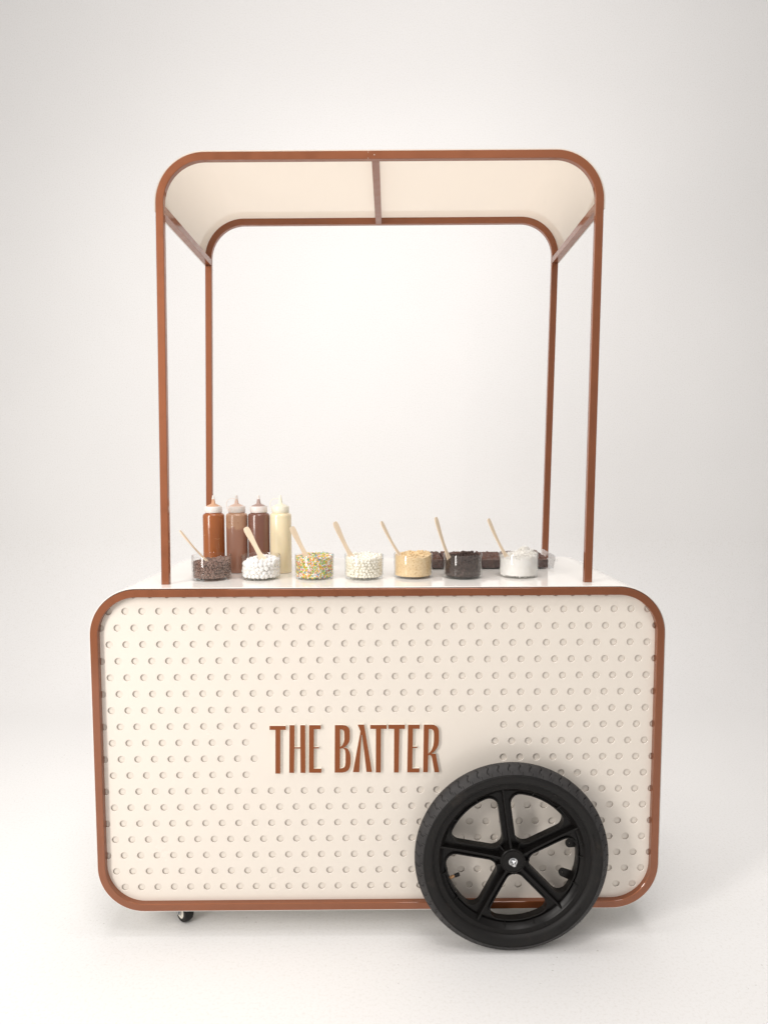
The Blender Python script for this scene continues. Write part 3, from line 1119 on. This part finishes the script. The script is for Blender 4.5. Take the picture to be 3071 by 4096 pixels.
def heap_fn(base, slope_x, slope_y, amp, seed, scale=45, bump_at=None):
    def h(x, y):
        z = base + slope_x * x + slope_y * y + amp * noise.noise(Vector((x * scale + seed, y * scale, seed * 0.7)))
        if bump_at:
            bx, by, bh, bw = bump_at
            z += bh * math.exp(-((x - bx) ** 2 + (y - by) ** 2) / (bw * bw))
        return z
    return h


def unit_lathe(prof, n):
    return lathe(prof, n, 0, 0, 0)


def fill_jars():
    rng = random.Random(11)
    # chocolate chips
    jx, jy = JARS[0]
    h = heap_fn(0.046, 0.055, 0.05, 0.006, 2)
    g = Geo()
    core(g, jx, jy, h, 0.006, 0.0065)
    pv, pf = unit_lathe([(0.0036, -0.0030), (0.0044, -0.0018), (0.0041, -0.0004), (0.0029, 0.0016), (0.0014, 0.0033), (0.0005, 0.0042)], 9)
    for p in scatter(rng, jx, jy, 0.0086, h, 2, 2):
        m3 = rand_rot(rng)
        s = rng.uniform(1.0, 1.2)
        g.add([Vector(p) + (m3 @ Vector(q)) * s for q in pv], pf)
    tag(add_obj('chocolate_chips', g.v, g.f, 'chips', sharp=60), 'brown chocolate chips filling the leftmost glass jar', 'chocolate chips', kind='stuff')

    # mini marshmallows
    jx, jy = JARS[1]
    h = heap_fn(0.050, 0.03, 0.06, 0.006, 5)
    g = Geo()
    core(g, jx, jy, h, 0.009, 0.009)
    pv, pf = unit_lathe([(0.0030, -0.0066), (0.0052, -0.0058), (0.0059, -0.0040), (0.0060, 0.0040), (0.0053, 0.0058), (0.0031, 0.0066)], 14)
    for p in scatter(rng, jx, jy, 0.0122, h, 2, 2, 0.2):
        m3 = rand_rot(rng)
        s = rng.uniform(0.88, 1.02)
        g.add([Vector(p) + (m3 @ Vector(q)) * s for q in pv], pf)
    tag(add_obj('mini_marshmallows', g.v, g.f, 'mallow', sharp=70), 'white mini marshmallows filling the second glass jar from the left', 'marshmallows', kind='stuff')

    # sprinkles
    jx, jy = JARS[2]
    h = heap_fn(0.054, 0.02, 0.03, 0.004, 8)
    g = Geo()
    core(g, jx, jy, h, 0.002, 0.0032, 0, (0.86, 0.82, 0.66))
    pv, pf = unit_lathe([(0.0007, -0.0038), (0.0012, -0.0034), (0.0012, 0.0034), (0.0007, 0.0038)], 6)
    cols = [(0.92, 0.91, 0.88)] * 6 + [(0.93, 0.62, 0.01)] * 4 + [(0.22, 0.55, 0.01)] * 4 + [(0.90, 0.26, 0.02)] * 3 + [(0.07, 0.28, 0.55)] * 2 + [(0.65, 0.06, 0.08)] + [(0.90, 0.55, 0.48)]
    for L, (d, cnt) in enumerate(((0.0013, 2100), (0.0030, 1500))):
        for i in range(cnt):
            a = rng.uniform(0, 2 * PI)
            r = JIN - d - rng.uniform(0, 0.0012)
            z = rng.uniform(0.0012, 1.0) * (h(r * math.cos(a), r * math.sin(a)))
            t = rng.uniform(-PI, PI)
            tang = Vector((-math.sin(a), math.cos(a), 0)) * math.cos(t) + Vector((0, 0, 1)) * math.sin(t) + Vector((math.cos(a), math.sin(a), 0)) * rng.uniform(-0.12, 0.12)
            q4 = tang.to_track_quat('Z', 'Y')
            c = Vector((jx + r * math.cos(a), jy + r * math.sin(a), counter_z(jx) + 0.0078 + z))
            g.add([c + q4 @ Vector(q) for q in pv], pf, 0, rng.choice(cols))
    for i in range(1300):
        a, r = rng.uniform(0, 2 * PI), (JIN - 0.003) * math.sqrt(rng.random())
        t = rng.uniform(-PI, PI)
        q4 = Vector((math.cos(t), math.sin(t), rng.uniform(-0.5, 0.5))).to_track_quat('Z', 'Y')
        px, py = r * math.cos(a), r * math.sin(a)
        c = Vector((jx + px, jy + py, counter_z(jx) + 0.0072 + h(px, py) + rng.uniform(-0.002, 0.0012)))
        g.add([c + q4 @ Vector(q) for q in pv], pf, 0, rng.choice(cols))
    tag(add_obj('rainbow_sprinkles', g.v, g.f, 'sprinkle', sharp=60, colors=g.c), 'multicoloured sugar sprinkles filling the third glass jar', 'sprinkles', kind='stuff')

    # white crisp balls
    jx, jy = JARS[3]
    h = heap_fn(0.056, 0.02, 0.05, 0.006, 13)
    g = Geo()
    core(g, jx, jy, h, 0.007, 0.0075)
    shapes = [blob(0.0049, 0.16, s, 2) for s in range(5)]
    for p in scatter(rng, jx, jy, 0.0094, h, 2, 2, 0.22):
        vv, ff = rng.choice(shapes)
        m3 = rand_rot(rng)
        s = rng.uniform(0.78, 1.1)
        g.add([Vector(p) + (m3 @ Vector(q)) * s for q in vv], ff)
    tag(add_obj('white_crisp_balls', g.v, g.f, 'whiteball', sharp=80), 'creamy white crisp balls filling the fourth glass jar', 'crisp balls', kind='stuff')

    # fine crumb masses: a grained body with loose crumbs on top
    def crumbs(name, j, h, mat, label, cat, grain, gscale, chunks, csize):
        jx, jy = JARS[j]
        z0 = counter_z(jx) + 0.0070
        g = Geo()
        n, rows, rings = 150, 30, 22
        v, f = [], []
        o = Vector((j * 5.1, j * 2.3, 0))
        for k in range(rows + 1):
            for i in range(n):
                a = 2 * PI * i / n
                ca, sa = math.cos(a), math.sin(a)
                top = h(JIN * ca, JIN * sa)
                z = top * k / rows
                q = Vector((JIN * ca, JIN * sa, z))
                r = JIN - 0.0004 - grain * (0.5 + 0.5 * noise.noise(q * gscale + o)) - grain * 0.5 * abs(noise.noise(q * gscale * 2.7 + o))
                v.append((jx + r * ca, jy + r * sa, z0 + z))
        for k in range(rows):
            for i in range(n):
                f.append((k * n + i, k * n + (i + 1) % n, (k + 1) * n + (i + 1) % n, (k + 1) * n + i))
        base = rows * n
        for s in range(1, rings):
            r = (JIN - 0.0015) * (1 - s / rings)
            for i in range(n):
                a = 2 * PI * i / n
                px, py = r * math.cos(a), r * math.sin(a)
                q = Vector((px, py, 0.3))
                v.append((jx + px, jy + py, z0 + h(px, py) + grain * 1.3 * noise.noise(q * gscale + o) + grain * noise.noise(q * gscale * 2.5 + o)))
        for s in range(rings - 1):
            for i in range(n):
                a0 = base + s * n
                f.append((a0 + i, a0 + (i + 1) % n, a0 + n + (i + 1) % n, a0 + n + i))
        f.append(tuple(base + (rings - 1) * n + i for i in range(n)))
        g.add(v, f)
        shp = [blob(1.0, 0.7, s + j * 9, 2) for s in range(6)]
        for i in range(chunks):
            a, r = rng.uniform(0, 2 * PI), (JIN - 0.006) * math.sqrt(rng.random())
            px, py = r * math.cos(a), r * math.sin(a)
            sz = csize * rng.uniform(0.4, 1.0) ** 1.5
            vv, ff = rng.choice(shp)
            m3 = rand_rot(rng)
            c = Vector((jx + px, jy + py, z0 + h(px, py) + sz * 0.25))
            g.add([c + (m3 @ Vector(q)) * sz for q in vv], ff)
        return tag(add_obj(name, g.v, g.f, mat, sharp=60), label, cat, kind='stuff')

    crumbs('biscuit_crumbs', 4, heap_fn(0.056, 0.03, 0.06, 0.005, 17, 60, (0.022, 0.012, 0.007, 0.016)), 'biscuit',
           'tan biscuit crumbs filling the fifth glass jar', 'biscuit crumbs', 0.0008, 260, 130, 0.0042)
    crumbs('cookie_crumbs', 5, heap_fn(0.047, 0.09, 0.10, 0.006, 21, 60, (0.020, 0.018, 0.006, 0.018)), 'darkcrumb',
           'dark cookie crumbs filling the glass jar before the brownies', 'cookie crumbs', 0.0042, 150, 260, 0.0052)

    # shredded coconut: curled shreds, heaped above the rim on the right
    jx, jy = JARS[6]
    h = heap_fn(0.051, 0.08, 0.05, 0.005, 26, 60, (0.017, 0.004, 0.024, 0.021))
    z0 = counter_z(jx) + 0.0070
    g = Geo()
    core(g, jx, jy, h, 0.0015, 0.0016, n=60)

    def shred(c, u, w, ln, wd, curl):
        nrm = u.cross(w).normalized()
        pts = []
        for t in (-0.5, -0.17, 0.17, 0.5):
            q = c + u * (ln * t) + nrm * (curl * (t * t - 0.1) * ln)
            ww = wd * (1.0 if abs(t) < 0.4 else 0.55)
            pts += [q - w * ww, q + w * ww, q + nrm * ww * 0.5]
        ff = []
        for i in range(3):
            b = i * 3
            ff += [(b, b + 1, b + 4, b + 3), (b + 1, b + 2, b + 5, b + 4), (b + 2, b, b + 3, b + 5)]
        g.add(pts, ff)

    for i in range(2600):
        a = rng.uniform(0, 2 * PI)
        r = JIN - 0.0006 - rng.uniform(0, 0.0012)
        rad = Vector((math.cos(a), math.sin(a), 0))
        z = rng.uniform(0.02, 1.0) * h(r * rad.x, r * rad.y)
        t = rng.uniform(-PI, PI)
        tg = Vector((-math.sin(a), math.cos(a), 0))
        u = (tg * math.cos(t) + Vector((0, 0, 1)) * math.sin(t)).normalized()
        w = u.cross(rad).normalized()
        shred(Vector((jx, jy, z0 + z)) + rad * r, u, w, rng.uniform(0.008, 0.018), rng.uniform(0.0004, 0.0008), rng.uniform(0.0, 0.3))
    for i in range(2600):
        a, r = rng.uniform(0, 2 * PI), (JIN - 0.004) * math.sqrt(rng.random())
        px, py = r * math.cos(a), r * math.sin(a)
        u = Vector((rng.uniform(-1, 1), rng.uniform(-1, 1), rng.uniform(-0.6, 0.6))).normalized()
        w = u.cross(Vector((rng.uniform(-1, 1), rng.uniform(-1, 1), 1))).normalized()
        shred(Vector((jx + px, jy + py, z0 + h(px, py) + rng.uniform(-0.002, 0.0014))), u, w, rng.uniform(0.008, 0.016), rng.uniform(0.0004, 0.0008), rng.uniform(-0.4, 0.4))
    tag(add_obj('shredded_coconut', g.v, g.f, 'coconut', sharp=60), 'fluffy white shredded coconut heaped above the rim of the rightmost jar', 'coconut', kind='stuff')


fill_jars()

# wooden spoons: (foot, tip, turn about the long axis)
SPOONS = [((-0.4796, 0.138, 1.010), (-0.5548, 0.150, 1.0889), 86, 'thin pale wooden spoon seen edge-on, leaning out of the chocolate chip jar'),
          ((-0.3265, 0.138, 1.0153), (-0.3712, 0.150, 1.0973), 6, 'flat pale wooden spoon facing front, standing in the marshmallow jar'),
          ((-0.1992, 0.142, 1.0178), (-0.2425, 0.153, 1.0985), 35, 'flat wooden spoon leaning left out of the rainbow sprinkle jar'),
          ((-0.0735, 0.138, 1.0168), (-0.1215, 0.150, 1.1123), 40, 'flat wooden spoon leaning left out of the white crisp ball jar'),
          ((0.0634, 0.146, 1.0186), (0.0089, 0.156, 1.1128), 62, 'narrow wooden spoon leaning left out of the biscuit crumb jar'),
          ((0.2004, 0.140, 1.0108), (0.1618, 0.150, 1.1248), 52, 'wooden spoon standing steeply in the dark cookie crumb jar'),
          ((0.3592, 0.146, 1.0201), (0.3100, 0.156, 1.1199), 52, 'wooden spoon leaning left out of the coconut jar')]


def build_spoons():
    for foot, tip, tw, lab in SPOONS:
        foot, tip = Vector(foot), Vector(tip)
        d = (tip - foot)
        vis = d.length
        d.normalize()
        L = vis + 0.034
        base = tip - d * L
        st = [(0.0, 0.0045), (0.025, 0.0086), (0.09, 0.0112), (0.18, 0.0112), (0.27, 0.0088), (0.36, 0.0066), (0.50, 0.0062), (0.64, 0.0070),
              (0.80, 0.0086), (0.92, 0.0090), (0.975, 0.0076), (1.0, 0.0042)]
        th = 0.0012
        v, f = [], []
        for (t, w) in st:
            bow = 0.004 * math.sin(PI * t)
            for (x, y) in ((-w, -th + 0.0003), (-w + 0.0004, -th), (w - 0.0004, -th), (w, -th + 0.0003), (w, th - 0.0003), (w - 0.0004, th), (-w + 0.0004, th), (-w, th - 0.0003)):
                v.append((x, y + bow, t * L))
        for i in range(len(st) - 1):
            for j in range(8):
                f.append((i * 8 + j, i * 8 + (j + 1) % 8, (i + 1) * 8 + (j + 1) % 8, (i + 1) * 8 + j))
        f += [tuple(reversed(range(8))), tuple((len(st) - 1) * 8 + j for j in range(8))]
        o = add_obj('wooden_spoon', v, f, 'wood', origin=(0, 0, 0), sharp=30)
        xax = Vector((1, 0, 0)) - d * d.x
        xax.normalize()
        yax = d.cross(xax)
        mm = Matrix((xax, yax, d)).transposed().to_4x4() @ Matrix.Rotation(R(tw), 4, 'Z')
        mm.translation = base
        o.matrix_world = mm
        tag(o, lab, 'spoon', 'wooden spoons standing in the jars')


build_spoons()

# squeeze bottles
BOTTLES = [(-0.4865, 0.257, 'caramel', (0.80, 0.76, 0.72), (0.62, 0.36, 0.22), False, 'squeeze bottle of amber caramel sauce, leftmost of the four'),
           (-0.4182, 0.2584, 'hazel', (0.78, 0.70, 0.64), (0.72, 0.52, 0.42), True, 'squeeze bottle of two-tone light brown chocolate sauce with a looped tip strap'),
           (-0.3526, 0.2552, 'cocoa', (0.79, 0.72, 0.68), (0.42, 0.29, 0.25), False, 'squeeze bottle of dark chocolate brown sauce'),
           (-0.2874, 0.2499, 'vanilla', (0.87, 0.82, 0.68), (0.87, 0.81, 0.64), True, 'squeeze bottle of pale cream vanilla sauce, rightmost of the four')]


def build_bottles():
    for (x, y, mat, capc, tipc, strap, lab) in BOTTLES:
        z = counter_z(x) + 0.0003
        M['cap_' + mat] = cap_mat('cap_' + mat, capc)
        M['tip_' + mat] = cap_mat('tip_' + mat, tipc)
        b = thing('squeeze_bottle', (x, y, z))
        tag(b, lab, 'bottle', 'sauce bottles on the counter')
        rb = 0.0316
        prof = [(0.0, 0.0016), (0.026, 0.0012), (0.0295, 0.0), (0.0311, 0.0012), (rb, 0.0038), (rb, 0.060), (rb - 0.0002, 0.11), (rb, 0.166), (rb - 0.0007, 0.1705),
                (rb - 0.0030, 0.1742), (rb - 0.0065, 0.1758), (0.0235, 0.1766), (0.0232, 0.180)]
        v, f = lathe(prof, 56, x, y, z)
        add_obj('bottle_body', v, f, mat, b, origin=(x, y, z), sharp=50)
        g = Geo()
        pr = [(0.0228, 0.1776), (0.0248, 0.1778), (0.0253, 0.1786), (0.0251, 0.1945), (0.0243, 0.1957), (0.022, 0.1962), (0.0, 0.1962)]
        vv, ff = lathe(pr, 56, x, y, z, cap=False)
        g.add(vv, ff)
        add_obj('collar', g.v, g.f, 'cap_' + mat, b, origin=(x, y, z), sharp=35)
        pr = [(0.0215, 0.1960), (0.0180, 0.1985), (0.0125, 0.2010), (0.0078, 0.2030), (0.0062, 0.2045), (0.0036, 0.2195), (0.0030, 0.2205), (0.0, 0.2205)]
        vv, ff = lathe(pr, 36, x, y, z, cap=False)
        nz = add_obj('nozzle', vv, ff, 'tip_' + mat, b, origin=(x, y, z), sharp=40)
        pr = [(0.0036, 0.2165), (0.0044, 0.2168), (0.0044, 0.2192), (0.0037, 0.2200), (0.0032, 0.2262), (0.0028, 0.2280), (0.0, 0.2283)]
        vv, ff = lathe(pr, 24, x, y, z, cap=False)
        add_obj('tip_cap', vv, ff, 'cap_' + mat, nz, origin=(x, y, z), sharp=35)
        if strap:
            v, f = [], []
            n = 22
            P0, P1, P2, P3 = Vector((-0.004, 0, 0.2175)), Vector((-0.030, 0.002, 0.2250)), Vector((-0.038, 0.003, 0.200)), Vector((-0.0245, 0.001, 0.1815))
            cen = [P0 * (1 - t) ** 3 + P1 * 3 * t * (1 - t) ** 2 + P2 * 3 * t * t * (1 - t) + P3 * t ** 3 for t in [i / n for i in range(n + 1)]]
            for i, c in enumerate(cen):
                tg = (cen[min(i + 1, n)] - cen[max(i - 1, 0)]).normalized()
                nr = Vector((0, 1, 0)).cross(tg).normalized()
                for (a, bb) in ((-0.0008, -0.0015), (0.0008, -0.0015), (0.0008, 0.0015), (-0.0008, 0.0015)):
                    q = c + nr * a + Vector((0, 1, 0)) * bb
                    v.append((x + q.x, y + q.y, z + q.z))
            for i in range(n):
                for j in range(4):
                    f.append((i * 4 + j, i * 4 + (j + 1) % 4, i * 4 + 4 + (j + 1) % 4, i * 4 + 4 + j))
            f += [(3, 2, 1, 0), (n * 4, n * 4 + 1, n * 4 + 2, n * 4 + 3)]
            add_obj('tip_strap', v, f, 'cap_' + mat, nz, origin=(x, y, z), sharp=60)


build_bottles()


# tray and brownies
def build_tray():
    x0, x1, y0, y1 = 0.100, 0.5285, 0.277, 0.448
    z = counter_z(0.3) + 0.0012
    t = 0.0025
    tr = thing('serving_tray', ((x0 + x1) / 2, (y0 + y1) / 2, z))
    tag(tr, 'long clear acrylic tray holding brownies behind the jars', 'tray')

    def tz(x):
        return 0.003 * (x - 0.3)

    g = Geo()
    g.box(x0, x1, y0, y1, z, z + t)
    add_obj('tray_base', [(a, b, c + tz(a)) for a, b, c in g.v], g.f, 'acrylic', tr)
    for (yy, s) in ((y0, -1), (y1, 1)):
        g = Geo()
        fl = 0.006 * s
        w = t * (-s)
        h = 0.0315
        v = [(x, yy + o, zz) for x in (x0, x1) for (o, zz) in ((0, z + t + 0.0003), (w, z + t + 0.0003), (w + fl, z + h), (fl, z + h), (fl * 1.8, z + h - 0.001), (fl * 1.8, z + h + 0.0012))]
        g.add([(a, b, c + tz(a)) for a, b, c in v[:4] + v[6:10]], [(0, 1, 2, 3), (4, 7, 6, 5), (0, 4, 5, 1), (1, 5, 6, 2), (2, 6, 7, 3), (3, 7, 4, 0)])
        add_obj('tray_side', g.v, g.f, 'acrylic', tr)
    for (xx, s) in ((x0, -1), (x1, 1)):
        g = Geo()
        fl = 0.007 * s
        w = t * (-s)
        h = 0.040
        v = [(xx + o, yy, zz) for yy in (y0 - 0.004, y1 + 0.004) for (o, zz) in ((0, z + 0.003), (w, z + 0.003), (w + fl, z + h), (fl, z + h))]
        for i in (2, 3, 6, 7):                      # the end walls narrow towards the top corners
            a = list(v[i])
            a[1] += 0.016 if i < 4 else -0.016
            v[i] = tuple(a)
        mid = [(xx + o + fl * 0.7, yy, z + 0.030) for yy in (y0 - 0.007, y1 + 0.007) for o in (0, w)]
        vv = v + mid
        g.add([(a, b, c + tz(a)) for a, b, c in vv],
              [(0, 1, 9, 8), (8, 9, 2, 3), (4, 10, 11, 5), (10, 7, 6, 11), (0, 8, 10, 4), (8, 3, 7, 10), (1, 5, 11, 9), (9, 11, 6, 2), (0, 4, 5, 1), (3, 2, 6, 7)])
        add_obj('tray_end', g.v, g.f, 'acrylic', tr, recalc=True)
    lug = Geo()
    lug.box(x1 + 0.005, x1 + 0.0125, y0 + 0.002, y0 + 0.012, z + 0.021, z + 0.0315)
    add_obj('tray_handle', lug.v, lug.f, 'acrylic', tr)

    labels = ['dark fudgy brownie showing between the biscuit crumb jar and the dark crumb jar',
              'dark brownie mostly hidden behind the dark cookie crumb jar',
              'crackled brownie showing between the dark crumb jar and the coconut jar',
              'brownie at the right end of the clear tray']
    spans = [(0.110, 0.1955), (0.1985, 0.3080), (0.3110, 0.4010), (0.4035, 0.5130)]
    for i, ((a, b), lab) in enumerate(zip(spans, labels)):
        nx, ny, nz = 34, 46, 12
        ya, yb = 0.2835, 0.4385
        za, zb = z + t + 0.0006, z + 0.0315
        idx, v, f, fm = {}, [], [], []

        def vid(p):
            if p not in idx:
                u, w_, t_ = p[0] / nx, p[1] / ny, p[2] / nz
                x = a + (b - a) * u
                y = ya + (yb - ya) * w_
                zz = za + (zb - za) * t_
                q = Vector((x, y, zz))
                n1 = noise.noise(q * 60)
                n2 = noise.noise(q * 170)
                n3 = abs(noise.noise(q * 95 + Vector((9, 9, 9))))
                if p[2] == nz:
                    zz += 0.0045 * n1 + 0.0030 * n2 + 0.009 * max(0, noise.noise(q * 34 + Vector((i, 0, 0)))) - 0.006 * max(0, 0.14 - n3) / 0.14
                if p[0] in (0, nx):
                    x += (0.0012 * n1 + 0.0014 * n2)
                if p[1] in (0, ny):
                    y += (0.0018 * n1 + 0.0016 * n2)
                # rounded top edge
                if t_ > 0.8:
                    k = (t_ - 0.8) / 0.2
                    x += (0.5 - u) * 0.004 * k
                    y += (0.5 - w_) * 0.004 * k
                idx[p] = len(v)
                v.append((x, y, zz + tz(x)))
            return idx[p]

        for u in range(nx):
            for w_ in range(ny):
                f.append((vid((u, w_, nz)), vid((u + 1, w_, nz)), vid((u + 1, w_ + 1, nz)), vid((u, w_ + 1, nz))))
                fm.append(1)
                f.append((vid((u, w_, 0)), vid((u, w_ + 1, 0)), vid((u + 1, w_ + 1, 0)), vid((u + 1, w_, 0))))
                fm.append(0)
        for k in range(nz):
            top = 1 if k >= nz - 2 else 0
            for u in range(nx):
                f.append((vid((u, 0, k)), vid((u + 1, 0, k)), vid((u + 1, 0, k + 1)), vid((u, 0, k + 1))))
                f.append((vid((u, ny, k)), vid((u, ny, k + 1)), vid((u + 1, ny, k + 1)), vid((u + 1, ny, k))))
                fm += [top, top]
            for w_ in range(ny):
                f.append((vid((0, w_, k)), vid((0, w_, k + 1)), vid((0, w_ + 1, k + 1)), vid((0, w_ + 1, k))))
                f.append((vid((nx, w_, k)), vid((nx, w_ + 1, k)), vid((nx, w_ + 1, k + 1)), vid((nx, w_, k + 1))))
                fm += [top, top]
        tag(add_obj('brownie', v, f, None, mats=['brownie', 'crust'], fmat=fm, sharp=50), lab, 'brownie', 'brownies in the clear tray')


build_tray()
